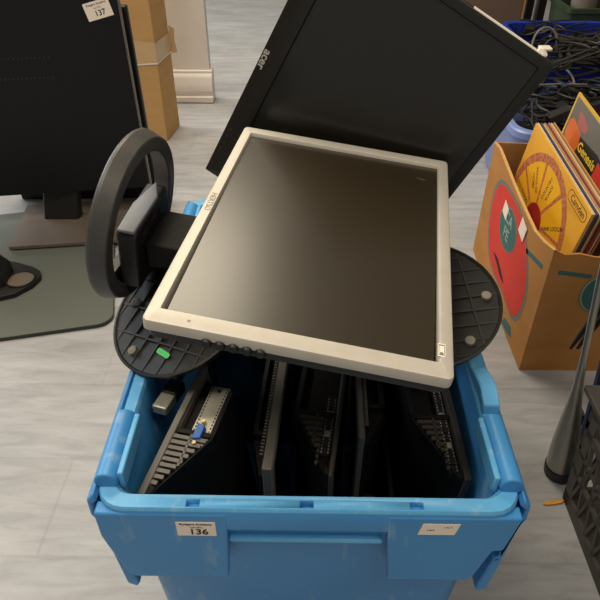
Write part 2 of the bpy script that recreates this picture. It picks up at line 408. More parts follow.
# ------------------------------------------------------------------ upside-down round monitor stands
def round_stand(label, c, nrm, rad, xh, sticker_at=None, feet=(), nribs=9):
    M = frame_from_z(c, nrm, xh)
    t = thing('monitor_stand', label, 'monitor stand', M, 'round monitor stands lying upside down on the crate')
    b = MB()
    # shallow pan: rim + web, open towards +z (the underside shows)
    b.lathe([(0.001, -.013), (rad-.006, -.012), (rad-.001, -.006), (rad, 0), (rad-.003, .0005), (rad-.0045, -.0015), (.001, -.0065)], 64, 0, None)
    for k in range(nribs):
        q = -rad+.012+(2*rad-.024)*k/(nribs-1); h = math.sqrt(max(1e-6, (rad-.004)**2-q*q))
        b.box((-h, q-.0011, -.008), (h, q+.0011, -.001), 1)
    for q in (-.055, -.02, .02, .055):
        h = math.sqrt((rad-.004)**2-q*q); b.box((q-.0011, -h, -.008), (q+.0011, h, -.001), 1)
    b.build('base_plate', ['black', 'dark'], t)
    for fx, fy in feet:
        f = MB(); f.lathe([(.0058, -.007), (.0058, .0022), (.0045, .003)], 18, 0, T(fx, fy, 0)); f.build('rubber_foot', 'foot', t)
    if sticker_at:
        f = MB(); f.prism([(x, y) for x, y in rrect(-.011, -.0035, .011, .0035, .003)], -.0009, -.0002, 'z', 0, T(sticker_at[0], sticker_at[1], 0) @ Matrix.Rotation(R(sticker_at[2]), 4, 'Z'))
        part_label(f.build('green_sticker', 'green', t), 'small bright green sticker')
    n = MB(); n.loft([[(x, y, z) for x, y in rrect(-w, -w*.6, w, w*.6, .006)] for w, z in ((.03, -.011), (.024, -.03), (.02, -.075))], 0)
    n.build('neck', 'black', t)
    return t, M
round_stand('black round stand base upside down at the left, under the ring, with a green sticker', (-.150, .582, .4075), (-.38, -.27, .885), .0985, (.55, .83, 0),
            (-.0659, -.0156, 80), ((-.0147, .0731), (-.0751, .0292)))
round_stand('black round stand base upside down at the right edge of the blue crate', (.1397, .5862, .4116), (-.067, -.3, .95), .0912, (1, .1, 0),
            None, ((.0734, -.0027), (.0401, -.0616)))

# ------------------------------------------------------------------ monitors packed on edge inside the crate
def packed(label, o, ang, mirror, L, H, strip, hump, wedge, drop, ports, tilt=0, portmat='ports', trim='trimgrey', grille=True, dots=False, g0=0, leanx=4):
    s = -1 if mirror else 1
    M = T(*o) @ Matrix.Rotation(R(ang), 4, 'Z') @ Matrix.Rotation(R(leanx), 4, 'X') @ Matrix.Rotation(R(tilt), 4, 'Y') @ Matrix.Diagonal((s, 1, 1, 1))
    Me = T(*o) @ Matrix.Rotation(R(ang), 4, 'Z') @ Matrix.Rotation(R(leanx), 4, 'X') @ Matrix.Rotation(R(tilt), 4, 'Y')
    Sm = Matrix.Diagonal((s, 1, 1, 1))
    t = thing('monitor', label, 'monitor', Me, 'black monitors packed on edge in the blue crate')
    b = MB(Sm); b.frame((.004, -H+.004, L-.004, -.004), (.016, -H+.016, L-.016, -.016), 0, strip, 0, Matrix(((0, 0, 1, 0), (1, 0, 0, 0), (0, 1, 0, 0), (0, 0, 0, 1))))
    b.frame((0, -H, L, 0), (.014, -H+.014, L-.014, -.014), .001, strip-.001, 0, Matrix(((0, 0, 1, 0), (1, 0, 0, 0), (0, 1, 0, 0), (0, 0, 0, 1))))
    b.build('bezel', trim, t, .0012)
    b = MB(Sm); b.box((.002, .013, -H+.013), (.004, L-.013, -.013)); b.build('screen', 'acer_screen', t)
    # back housing: wedge at the near end, then full depth
    zt = -drop
    b = MB(Sm)
    e = strip
    lowpoly = [(e-.002, .003), (e+.003, .003), (e+hump, wedge), (e+hump, L-.03), (e-.002, L-.01)]
    b.prism(lowpoly, -H+.006, zt-.012, 'z', 0)
    # top edges around the vent opening
    if grille:
        b.prism([(e-.001, .003), (e+.003, .003), (e+.006, .012), (e-.001, .012)], zt-.012, zt, 'z', 0)
        b.prism([(e+.003, .003), (e+.006, .003+.003), (e+hump, wedge), (e+hump-.003, wedge)], zt-.012, zt, 'z', 0)
    b.prism([(e-.001, wedge), (e+hump, wedge), (e+hump, wedge+.006), (e-.001, wedge+.006)], zt-.012, zt, 'z', 0)
    b.prism([(e+hump-.006, wedge), (e+hump, wedge), (e+hump, L-.03), (e+hump-.006, L-.03)], zt-.012, zt, 'z', 0)
    b.build('back_shell', 'shadeblack', t, .0008)
    if grille:
        b = MB(Sm); n = 9
        for k in range(n):
            u = .014+(wedge-.014)*k/n; w = max(g0+.002, hump*(u-.004)/wedge)
            b.prism([(e-.001+g0, u), (e+w, u), (e+w, u+wedge*.055), (e-.001+g0, u+wedge*.055)], zt-.003, zt+.0006, 'z', 0)
        b.prism([(e+hump*.40, wedge*.5), (e+hump*.46, wedge*.5), (e+hump*.46, wedge), (e+hump*.40, wedge)], zt-.003, zt+.0006, 'z', 0)
        b.build('vent_grille', trim if portmat == 'ports' else 'vent', t)
    if dots:
        b = MB(Sm)
        for k in range(34):
            u = .02+k*(L-.06)/34; b.box((e+.0005, u, -.004), (e+.0045, u+.0016, -.0015))
        b.build('vent_row', 'trimgrey', t)
    if ports:
        u0, u1, v0, v1 = ports
        b = MB(Sm); b.box((v0, u0, zt-.012), (v1, u1, zt-.004), 0)
        nn = int((u1-u0)/.0045)
        for k in range(nn):
            u = u0+.002+k*.0045
            for q in (v0+.0015, v1-.0030): b.box((q, u, zt-.0042), (q+.0015, u+.0022, zt-.0036), 1)
        b.build('port_panel', [portmat, 'hole' if portmat == 'ports' else 'greyink'], t)
        if portmat == 'ports':
            c = (v0+v1)/2
            b = MB(Sm); b.prism([(c-.0045, u0+.006), (c+.0045, u0+.008), (c+.0045, u0+.024), (c-.0045, u0+.026)], zt-.006, zt+.0035, 'z', 0)
            part_label(b.build('video_socket', 'vga', t, .001), 'blue video socket')
            for u in (u0+.002, u0+.030):
                b = MB(Sm); b.lathe([(.0024, zt-.006), (.0024, zt+.003)], 6, 0, T(c, u, 0)); b.build('socket_screw', 'gold', t)
            b = MB(Sm); b.lathe([(.0022, zt-.006), (.0022, zt-.0032)], 10, 0, T(c, u1-.006, 0)); b.build('screw_hole', 'hole', t)
        else:
            for k in range(5):
                u = u0+.010+k*(u1-u0-.014)/5; c = (v0+v1)/2
                b = MB(Sm); b.box((c-.003, u, zt-.006), (c+.003, u+.0075, zt-.0015)); b.build('socket', 'ports' if k % 2 else 'hole', t, .0006)
    return t
packed('black monitor against the left crate wall, slotted vent and blue video socket showing', (-.170, .368, .333), -14.5, False, .172, .29, .010, .043, .078, .002, (.066, .148, .024, .046), -3, leanx=7)
packed('flat black monitor left of centre in the crate, plain edge with vent dots', (-.0370, .423, .30), -4.5, True, .22, .28, .013, .017, .05, .006, None, 0, 'hole', 'trimgrey', False, True)
packed('black monitor in the middle of the crate, triangular vent beside dark socket strip', (.029, .412, .305), -8, True, .20, .285, .006, .050, .082, .002, (.03, .115, .007, .019), 0, 'hole', 'vent', True, False, .014)
packed('flat black monitor right of centre in the crate, grey edge beside the socket strip', (.060, .470, .30), -1, False, .18, .28, .009, .026, .05, .006, None, 0, 'hole', 'trimgrey', False, True)
packed('black monitor against the right crate wall, slotted vent and sockets showing', (.177, .402, .315), 1.5, True, .20, .285, .010, .044, .082, .002, (.012, .13, .011, .022), 2.5, 'hole', 'vent', True, False, .013)
def plain(label, x0, y0, x1, y1, h, ang=0):
    t = thing('monitor', label, 'monitor', T((x0+x1)/2, (y0+y1)/2, .0165) @ Matrix.Rotation(R(ang), 4, 'Z'), 'black monitors packed on edge in the blue crate')
    a, c = (x1-x0)/2, (y1-y0)/2
    b = MB(); b.box((-a, -c, 0), (a, c, h)); b.build('panel', 'shadeblack', t, .004)
    b = MB()
    if a > c: b.box((-a+.012, -c-.0006, .012), (a-.012, -c+.001, h-.012))
    else: b.box((-a-.0006, -c+.012, .012), (-a+.001, c-.012, h-.012))
    b.build('screen', 'acer_screen', t)
plain('plain black monitor standing crosswise at the back of the crate, under the silver one', -.155, .692, .16, .724, .25)
plain('deep black monitor sunk between the dotted one and the middle one', -.019, .40, -.006, .42, .20)
plain('black monitor in the gap before the right-hand vented one', .1015, .43, .1085, .60, .20)
plain('black monitor laid in the gap before the right crate wall pair', .066, .40, .084, .455, .2)
# loose cable with a metal plug lying against the left wall of the crate
cb_ = thing('video_cable', 'black cable with a silver metal plug beside the left rim of the crate', 'cable', T(-.163, .485, .337))
b = MB(Matrix.Rotation(R(-18), 4, 'Z')); b.box((-.009, -.012, -.006), (.009, .012, .006)); b.build('plug', 'ports', cb_, .0015)
b = MB(Matrix.Rotation(R(-18), 4, 'Z')); b.box((-.010, .010, -.008), (.010, .034, .008)); b.build('plug_hood', 'black', cb_, .003)
b = MB(); b.tube([(.008, .03, 0), (.02, .07, .0), (.03, .10, -.02), (.034, .12, -.06), (.03, .15, -.1)], .0035); b.build('lead', 'cable', cb_)

# ------------------------------------------------------------------ left: large flat monitor, stands, carton, plinth
tx = Vector((.379, .051, 0)).normalized(); tz = Vector((-.012, -.005, 1)).normalized(); ty = tz.cross(tx).normalized(); tx = ty.cross(tz)
MT = basis((-.4197, 1.4689, .108), tx, ty, tz)
tv = thing('monitor', 'huge black flat monitor at far left with lot sticker 137', 'monitor', MT)
b = MB(); b.box((-.66, 0, 0), (0, .022, .58), 0); b.box((-.64, .02, .05), (-.06, .045, .5), 0)
b.build('panel', 'tvblack', tv, .002)
b = MB(); b.box((0, .002, .001), (.0035, .020, .579)); b.build('side_trim', 'trimgrey', tv)
for z, xa, xb in ((.338, -.42, -.175), (.293, -.42, -.178)):
    b = MB()
    for k in range(26):
        x = xa+(xb-xa)*k/25; b.box((x-.0015, -.0006, z), (x+.0015, .001, z+.0035))
    b.build('vent_row', 'dark', tv)
MST = T(-.044, -.0007, .436) @ FY @ Matrix.Rotation(R(13), 4, 'Z')
sticker(tv, 'lot_sticker', .058, .037, MST, [('Rodgers Auctions', .0062, 0, .0125, .0001), ('Lot No..', .0055, .001, .005, 0), ('137', .0165, .002, -.007, .0003)], 'cream auction sticker printed 137')
MTi = MT.inverted()
b = MB(MTi); b.loft([[(x, y, z) for x, y in rrect(cx-w, cy-.02, cx+w, cy+.02, .008)] for z, w, cx, cy in ((.022, .048, -.668, 1.462), (.12, .046, -.655, 1.475), (.3, .046, -.655, 1.49))], 0)
b.build('stand_neck', 'black', tv)
b = MB(MTi); Q = T(-.64, 1.43, 0) @ Matrix.Rotation(R(8), 4, 'Z')
b.prism([(x, y) for x, y in rrect(-.135, -.11, .235, .11, .006)], .014, .022, 'z', 0, Q)
for x, y in ((-.11, -.09), (.2, -.09), (.2, .09), (-.11, .09)): b.box((x-.012, y-.012, .0105), (x+.012, y+.012, .014), 1, Q)
b.build('base_plate', ['baseplate', 'hole'], tv)

gs = thing('television_stand', 'wide grey-green glass stand base lying on the floor under the huge monitor', 'stand', T(-.435, 1.026, 0) @ Matrix.Rotation(R(14), 4, 'Z'))
b = MB(); b.prism(rrect(-.62, -.004, .012, .55, .035, 8), .003, .0095, 'z', 0); b.build('glass_plate', 'glass', gs)
b = MB(); b.loft([[(x, y, z) for x, y in rrect(-.621, -.005, .013, .551, .036, 8)] for z in (.0005, .0085)]+[[(x, y, z) for x, y in rrect(-.619, -.003, .011, .549, .034, 8)] for z in (.0085, .0005)], 0, closed=True)
b.build('plate_edge', 'glassedge', gs)
gi = gs.matrix_world.inverted() if False else (T(-.435, 1.026, 0) @ Matrix.Rotation(R(14), 4, 'Z')).inverted()
b = MB(gi)
oc = [(-.632, 1.178), (-.640, 1.145), (-.668, 1.108), (-.72, 1.085), (-.78, 1.083), (-.80, 1.16), (-.78, 1.235), (-.716, 1.238), (-.66, 1.215), (-.640, 1.20)]
b.prism(oc, .0095, .022, 'z', 0)
hc = (-.672, 1.162)
b.lathe([(.030, .022), (.034, .022), (.034, .026), (.030, .026)], 32, 0, T(hc[0], hc[1], 0), True)
b.prism([(hc[0]+.0298*math.cos(R(a)), hc[1]+.0298*math.sin(R(a))) for a in range(0, 360, 12)], .0215, .0232, 'z', 1)
b.loft([[(x, y, z) for x, y in rrect(-.79, 1.13, -.70, 1.20, .01)] for z in (.022, .05)]+[[(x, y, .10) for x, y in rrect(-.80, 1.14, -.735, 1.19, .01)]], 0)
b.build('mount_block', ['black', 'baseplate'], gs, .0015)

MB2 = basis((-.437, 1.60, .003), (1, .02, 0), (-.02, 1, .03), (-.012, -.03, 1))
bm_ = thing('monitor', 'slim black monitor edge showing between the huge monitor and the tall carton', 'monitor', MB2)
b = MB(); b.box((-.40, 0, 0), (0, .02, .522)); b.build('panel', 'black', bm_, .004)
b = MB(); b.box((-.34, .019, .08), (-.06, .05, .44)); b.build('back_shell', 'black', bm_, .006)

MCX = basis((-.49, 2.023, 0), (.136, -.019, 0), (.019, .136, 0), (0, 0, 1))
tb = thing('cardboard_box', 'tall narrow brown cardboard carton wrapped with clear tape, at the upper left', 'box', MCX)
b = MB(); b.box((-.30, 0, 0), (0, .137, .95)); b.box((-.004, -.0012, 0), (.0012, .003, .95), 1); b.build('carton', ['card', 'cardedge'], tb, .003)
b = MB()
for lo_, hi_ in (((-.302, -.0018, .262), (.0018, .139, .325)),):
    b.loft([[(x, y, z+dz*(x*.1)) for x, y in ((lo_[0], lo_[1]), (hi_[0], lo_[1]), (hi_[0], hi_[1]), (lo_[0], hi_[1]))] for z, dz in ((lo_[2], 1), (hi_[2], -1))], 0, False, False)
b.loft([[(x, y, .262+q+.1*x) for x, y in ((-.302, -.0025), (.0025, -.0025), (.0025, .1395), (-.302, .1395))] for q in (-.0025, .0025)], 1, False, False)
b.prism([(.0, .255), (.0, .345), (.02, .335), (.016, .30), (.022, .26)], .1395, .1405, 'y', 0)
b.build('tape_band', ['tape', 'paper'], tb)
b = MB(); b.box((.0004, .075, .428), (.0012, .115, .47)); part_label(b.build('label', 'yellowlabel', tb), 'small yellow label')

pl_ = thing('plinth', 'white painted plinth with a moulded skirting base, behind the tall carton', 'plinth', T(-.47, 2.44, 0))
b = MB(); b.box((-.13, -.018, .118), (.0835, .022, 1.1)); b.build('column', 'white', pl_, .002)
prof = [(.022, .003), (-.048, .003), (-.050, .005), (-.050, .024), (-.040, .030), (-.040, .040), (-.046, .046), (-.046, .078), (-.040, .088), (-.040, .094), (-.034, .104), (-.028, .110), (-.028, .118), (-.018, .121), (.022, .121)]
b = MB(); b.prism(prof, -.13, .092, 'x', 0); b.box((-.13, -.044, 0), (.090, .02, .003), 1); b.build('moulded_base', ['white', 'hole'], pl_)

# ------------------------------------------------------------------ right: box of records
rb = thing('cardboard_box', 'open brown fruit carton with a big red apple print, full of records', 'box', T(.43, 1.11, 0))
bx0, bx1, by0, by1, bh = .424, .93, .899, 1.342, .284
b = MB(T(-.43, -1.11, 0)); th = .0045
O4 = [(bx0, by0), (bx1, by0), (bx1, by1), (bx0, by1)]
def wallpoly(pts, a, bb, ax): b.prism(pts, a, bb, ax, 0)
top_left = [(by0, bh), (.95, .270), (1.0, .262), (1.07, .267), (1.16, .276), (1.24, .288), (1.30, .296), (by1, .292)]
# left wall with its dipping rim
b.prism([(by1, .0), (by0, .0)]+top_left, bx0, bx0+th, 'x', 0)
b.prism([(bx0+th, 0), (bx1, 0), (bx1, .27), (.62, .272), (.50, .270), (.47, .277), (.445, .275), (bx0+th, bh-.001)], by0, by0+th, 'y', 0)
b.prism([(bx0+th, 0), (bx1, 0), (bx1, .28), (bx0+th, .292)], by1-th, by1, 'y', 1)
b.prism([(by0+th, 0), (by1-th, 0), (by1-th, .28), (by0+th, .27)], bx1-th, bx1, 'x', 1)
b.box((bx0+th, by0+th, .0005), (bx1-th, by1-th, .003), 1)
b.box((bx0+th, by0+th, .0041), (bx0+th+.001, by1-th, .25), 1)
# rim edges
for (ya, za), (yb, zb) in zip(top_left[:-1], top_left[1:]):
    b.prism([(ya, za-.002), (yb, zb-.002), (yb, zb+.0008), (ya, za+.0008)], bx0-.0006, bx0+th+.0006, 'x', 2)
# printed apple on the left face, flush print layers
def decal(poly, m, lvl): b.prism(poly, bx0-.0004-.0003*lvl, bx0, 'x', m)
def smooth(poly, it=2):
    for _ in range(it):
        q = []
        for i in range(len(poly)):
            p, r = poly[i], poly[(i+1) % len(poly)]
            q += [(p[0]*.75+r[0]*.25, p[1]*.75+r[1]*.25), (p[0]*.25+r[0]*.75, p[1]*.25+r[1]*.75)]
        poly = q
    return poly
ap = [(1.235, .256), (1.16, .262), (1.07, .258), (.995, .21), (.955, .151), (.955, .09), (.985, .05), (1.04, .052), (1.09, .058), (1.125, .052), (1.2, .055), (1.25, .09), (1.278, .155), (1.275, .222)]
cen = (sum(p[0] for p in ap)/len(ap), sum(p[1] for p in ap)/len(ap))
def shrink(poly, k): return [(cen[0]+(p[0]-cen[0])*k, cen[1]+(p[1]-cen[1])*k) for p in poly]
decal(smooth(ap), 4, 0); decal(smooth(shrink(ap, .93)), 3, 1)
def ell(c, a, bb, n=28, rot=0): return [(c[0]+a*math.cos(2*math.pi*k/n)*math.cos(rot)-bb*math.sin(2*math.pi*k/n)*math.sin(rot), c[1]+a*math.cos(2*math.pi*k/n)*math.sin(rot)+bb*math.sin(2*math.pi*k/n)*math.cos(rot)) for k in range(n)]
decal(ell((1.134, .186), .062, .047), 4, 2); decal(ell((1.134, .186), .057, .043), 5, 3)
ML = basis((bx0-.0016, 1.137, .188), (0, -1, 0), (0, 0, 1), (-1, 0, 0))
b.text('CA', .036, ML @ T(0, .018, 0), 6, .0001, .0003); b.text('PE', .036, ML @ T(.0, -.016, 0), 6, .0001, .0003)
b.prism([(1.185, .095), (1.15, .088), (1.11, .078), (1.085, .080), (1.12, .092), (1.155, .100)], bx0-.0018, bx0, 'x', 7)
decal([(1.015, .215), (.925, .236), (.925, .226), (1.015, .205)], 5, 0)
decal([(1.05, .004), (1.0, .010), (.975, .020), (.99, .035), (1.03, .028)], 5, 0)
# print on the near face
MN = lambda poly, m, lvl: b.prism(poly, by0-.0004-.0003*lvl, by0, 'y', m)
MN([(.442, .243), (.503, .234), (.503, .226), (.442, .234)], 5, 0)
MN(ell((.533, .192), .041, .046), 4, 0); MN(ell((.533, .192), .038, .043), 6, 1); MN(ell((.533, .192), .036, .041), 5, 2)
b.build('carton', ['card2', 'cardin', 'cardedge', 'apple', 'tealdk', 'teal', 'tealtxt', 'hole'], rb)
for yy, zz, w, h, a in ((1.167, .213, .032, .030, -12), (1.052, .234, .036, .034, -12)):
    b = MB(T(-.43, -1.11, 0)); b.prism([(-w/2, -h/2), (w/2, -h/2), (w/2, h/2), (-w/2, h/2)], 0, .0004, 'z', 0, basis((bx0-.0022, yy, zz), (0, -1, 0), (0, 0, 1), (-1, 0, 0)) @ Matrix.Rotation(R(a), 4, 'Z'))
    b.build('price_sticker', 'paper', rb)

# records: sleeve frame X = towards the viewer along the top edge, Y up, Z out of the cover
LU = Vector((.063, -.987, -.146)).normalized(); LV = Vector((-.087, .141, -.986)); LV = (LV-LU*LV.dot(LU)).normalized()
LX, LY = LU, -LV; LZ = LX.cross(LY)
P0 = Vector((.481, 1.271, .365))
G = 'records standing in the apple-print carton'
def record(label, off, su, sv, mats, art=None, thick=.0035, size=.313):
    o = P0-LZ*off+LU*su+LV*sv
    M = basis(o, LX, LY, LZ)
    t = thing('record', label, 'record', M, G)
    b = MB(); b.box((0, -size, -thick), (size, 0, 0), 0)
    if art: art(b)
    b.build('sleeve', mats, t)
    f = MB(); f.lathe([(.001, -.0012), (.1505, -.0012), (.1505, .0012), (.001, .0012)], 48, 0, T(size/2+.002, -size/2, -thick/2))
    f.build('disc', 'black', t)
    return t
def art_wheel(b):
    c = (.142, -.15)
    def arc(r0, r1, a0, a1, m, z, n=24):
        p = [(c[0]+r1*math.cos(R(a0+(a1-a0)*k/n)), c[1]+r1*math.sin(R(a0+(a1-a0)*k/n))) for k in range(n+1)]
        p += [(c[0]+r0*math.cos(R(a1+(a0-a1)*k/n)), c[1]+r0*math.sin(R(a1+(a0-a1)*k/n))) for k in range(n+1)]
        b.prism(p, 0, z, 'z', m)
    arc(.124, .142, 0, 359.5, 1, .0003, 72)
    for k in range(8):
        a = 16+k*45
        arc(.042, .1235, a+2.5, a+42.5, 3, .0003)
        am_ = R(a+22.5)
        Mt = T(c[0]+.085*math.cos(am_), c[1]+.085*math.sin(am_), .0003) @ Matrix.Rotation(am_ if math.cos(am_) > -.2 else am_+math.pi, 4, 'Z')
        if k != 0:
            b.text(('COUNTRY', 'SONGS OF', 'OLD WAGON', 'HIT TUNES', 'GOOD OLD', 'TRAVEL ON', 'HEARTS')[k-1], .0115, Mt @ T(0, .007, 0), 4, .0001, .0001)
            b.text(('ROADS', 'HOME', 'TRAIL', 'TODAY', 'DAYS', 'ALONE', 'TOO')[k-1], .0115, Mt @ T(0, -.008, 0), 4, .0001, .0001)
    for k in range(8):
        a = R(16+k*45); d = Vector((math.cos(a), math.sin(a), 0)); q = Vector((-d.y, d.x, 0))*.0035
        cc = Vector((c[0], c[1], 0))
        b.prism([tuple((cc+d*.035-q)[:2]), tuple((cc+d*.126-q)[:2]), tuple((cc+d*.126+q)[:2]), tuple((cc+d*.035+q)[:2])], 0, .00035, 'z', 1)
    arc(.001, .039, 0, 359.5, 2, .0004, 36)
    am_ = R(38.5)
    b.text('HANK LOCKLIN', .0115, T(.222, -.108, .0003) @ Matrix.Rotation(R(38), 4, 'Z'), 4, .0001, .0002)
    Mc = T(.262, -.019, 0)
    p = rrect(-.043, -.0115, .043, .0115, .011); b.prism(p, 0, .0002, 'z', 4, Mc); b.prism(rrect(-.0415, -.0100, .0415, .0100, .0095), 0, .0003, 'z', 0, Mc)
    b.text('Camden', .019, Mc @ T(.003, 0, .0003), 4, .0001, .0002)
record('yellow record sleeve with a big red and gold wheel, frontmost in the carton', 0, 0, 0, ['lpyellow', 'lpred', 'lphub', 'lpwedge', 'ink'], art_wheel)
def art_genesis(b):
    b.box((.006, -.307, 0), (.307, -.006, .0002), 1)
    b.prism([(.012, -.055), (.024, -.046), (.07, -.055), (.082, -.075), (.075, -.105), (.03, -.11), (.012, -.085)], 0, .0004, 'z', 2)
    b.prism([(.035, -.024), (.05, -.022), (.09, -.034), (.088, -.045), (.07, -.052), (.045, -.046)], 0, .0004, 'z', 3)
    b.prism([(.075, -.06), (.16, -.052), (.2, -.06), (.2, -.15), (.09, -.14), (.078, -.1)], 0, .00035, 'z', 4)
    b.prism([(.17, -.06), (.23, -.07), (.22, -.12), (.17, -.11)], 0, .0004, 'z', 5)
    b.text('Genesis', .027, T(.124, -.076, .0006), 6, .0001, .0006)
record('grey record sleeve with yellow border and yellow Genesis script, rearmost', .0767, -.0217, -.0636, ['lpborder', 'lpgrey', 'lporange', 'lppink', 'ink', 'apple', 'lpscript'], art_genesis)
rest = [('white record sleeve edge right behind the yellow wheel sleeve', 'lpwhite'), ('dark record sleeve edge, third from the front of the carton', 'lpdark'), ('violet record sleeve edge, fourth from the front of the carton', 'lpviolet'),
        ('pale cream record sleeve edge, fifth from the front of the carton', 'lpcream'), ('tan record sleeve edge, sixth from the front of the carton', 'lptan'), ('dark teal record sleeve edge, seventh from the front of the carton', 'lpteal'),
        ('crimson record sleeve edge, eighth from the front of the carton', 'lpcrimson'), ('tan record sleeve edge, ninth from the front of the carton', 'lptan'), ('cream record sleeve edge, tenth from the front of the carton', 'lpcream'),
        ('brown record sleeve edge, eleventh from the front of the carton', 'brownboard'), ('tan record sleeve edge just in front of the grey bordered sleeve', 'lptan')]
jit = [(0, -.001), (.004, -.003), (0, -.002), (.003, -.001), (.002, -.004), (.001, -.001), (.004, -.002), (0, -.004), (.003, -.006), (0, -.002), (.002, -.008)]
for k, (lab, m) in enumerate(rest):
    record(lab, .0037+k*.0033, jit[k][0], jit[k][1]*.6, [m], None, .0028)

# ------------------------------------------------------------------ tubs full of cables
def tub(name, label, x0, y0, x1, y1, h, m, taper=.03, rim=.012):
    t = thing(name, label, 'tub', T((x0+x1)/2, (y0+y1)/2, 0))
    cx, cy = (x0+x1)/2, (y0+y1)/2
    q = lambda d, z, r: [(x, y, z) for x, y in rrect(x0-cx+d, y0-cy+d, x1-cx-d, y1-cy-d, r, 6)]
    b = MB(); b.loft([q(taper+.012, .0, .05), q(taper, .012, .06), q(rim, h-.03, .06), q(rim-.003, h-.022, .06), q(0, h-.02, .06), q(0, h-.004, .06), q(.004, h, .06), q(rim+.006, h, .055), q(rim+.010, h-.004, .055), q(taper+.012, .016, .05)], 0)
    b.build('tub_body', m, t)
    return t
tub('storage_tub', 'shiny periwinkle blue plastic tub of black cables beside the record carton', .535, 1.53, 1.12, 1.93, .235, 'peri')
tub('storage_crate', 'royal blue plastic crate heaped with black cables, in the upper right corner', .69, 1.965, 1.40, 2.43, .302, 'royal', .015, .010)
def wander(cx, cy, z0, rx, ry, n, lo=.0, amp=.05):
    a = random.uniform(0, 6.28); r = random.uniform(.05, .16); pts = []
    x = cx+random.uniform(-rx, rx); y = cy+random.uniform(-ry, ry); da = random.choice((-1, 1))*random.uniform(.3, .55)
    ex = random.uniform(.5, 1)
    for k in range(n):
        a += da*random.uniform(.8, 1.2)
        px = min(max(x+r*math.cos(a), cx-rx), cx+rx); py = min(max(y+r*ex*math.sin(a), cy-ry), cy+ry)
        pts.append((px, py, z0+amp*math.sin(k*.5+a)*.5+random.uniform(-.004, .004)))
    # smooth
    for _ in range(2):
        q = []
        for p, s in zip(pts[:-1], pts[1:]): q += [tuple(p[i]*.75+s[i]*.25 for i in range(3)), tuple(p[i]*.25+s[i]*.75 for i in range(3))]
        pts = q
    return pts
def tangle(label, cx, cy, rx, ry, zt, cnt, zlow, ridge=None):
    b = MB()
    for k in range(cnt):
        z = zlow+(zt-zlow)*math.sqrt(random.random()); b.tube(wander(cx, cy, z, rx, ry, random.randint(8, 16)), random.choice((.003, .0035, .0045)), 6)
    for k in range(14):
        x = cx+random.uniform(-rx, rx); y = cy+random.uniform(-ry, ry)
        b.box((-.03, -.016, -.01), (.03, .016, .012), 0, T(x, y, zt-random.uniform(0, .03)) @ Matrix.Rotation(random.uniform(0, 3), 4, 'Z') @ Matrix.Rotation(random.uniform(-.5, .5), 4, 'Y'))
    if ridge:
        for k in range(46): b.tube(wander(ridge[0], ridge[1], ridge[4]+random.uniform(0, .04), ridge[2], ridge[3], random.randint(7, 12)), random.choice((.0035, .0045, .005)), 6)
    b.box((cx-rx, cy-ry, .03), (cx+rx, cy+ry, zlow-.01))
    return setp(b.build('cable_tangle', 'cable'), label, 'cables', None, 'stuff')
tangle('tangle of black cables filling the periwinkle tub', .83, 1.73, .225, .135, .265, 60, .15, (.92, 1.902, .225, .038, .295))
tangle('tangle of black cables filling the royal blue crate', 1.045, 2.2, .30, .18, .30, 70, .17)
def lead(label, pts, r, m, g='single leads on top of the cable heap'):
    for _ in range(3):
        q = [pts[0]]
        for p, s in zip(pts[:-1], pts[1:]): q += [tuple(p[i]*.75+s[i]*.25 for i in range(3)), tuple(p[i]*.25+s[i]*.75 for i in range(3))]
        pts = q+[pts[-1]]
    b = MB(); b.tube(pts, r, 8); return setp(b.build('cable', m), label, 'cable', g)
lead('grey lead curving down behind the tip of the grey record sleeve', [(.66, 1.96, .288), (.73, 1.93, .295), (.765, 1.89, .293), (.775, 1.85, .28), (.777, 1.82, .26)], .0035, 'cablegrey')
lead('straight grey lead lying across the periwinkle tub', [(.66, 1.80, .272), (.72, 1.80, .276), (.80, 1.80, .274)], .0028, 'cablegrey')
lead('grey cable loop arching behind the tip of the tilted black monitor', [(.72, 2.10, .29), (.73, 2.12, .335), (.765, 2.13, .355), (.80, 2.12, .335), (.805, 2.10, .29)], .0038, 'cablegrey')
lead('black cable loop arching just under the grey loop', [(.735, 2.05, .29), (.755, 2.06, .33), (.785, 2.06, .335), (.805, 2.05, .29)], .004, 'cable')
for k in range(6):
    x = .765+.06*k
    lead(('thick dark coil hanging over the crate nearest the white plug', 'dark coil lying second from the white plug', 'dark coil lying third from the white plug', 'dark coil lying fourth from the white plug', 'dark coil fifth from the white plug at the picture edge', 'dark coil at the far right of the cable heap')[k],
         [(x, 2.0+.02*k, .31), (x+.04, 2.02, .325), (x+.12, 2.01, .33), (x+.17, 2.05, .315), (x+.11, 2.10, .32), (x+.03, 2.08, .318), (x+.01, 2.03, .30)], .0045, 'cablegrey' if k == 2 else 'cable')
wp = thing('power_plug', 'white plug lying on the cables beside the monitor tip', 'plug', T(.728, 1.995, .316))
b = MB(); b.prism(rrect(-.018, -.02, .018, .02, .006), -.008, .01, 'z', 0); b.build('plug_body', 'whiteplastic', wp, .003)
for dx in (-.009, .009):
    b = MB(); b.box((dx-.003, .02, -.002), (dx+.003, .034, .002)); b.build('pin', 'gold', wp)

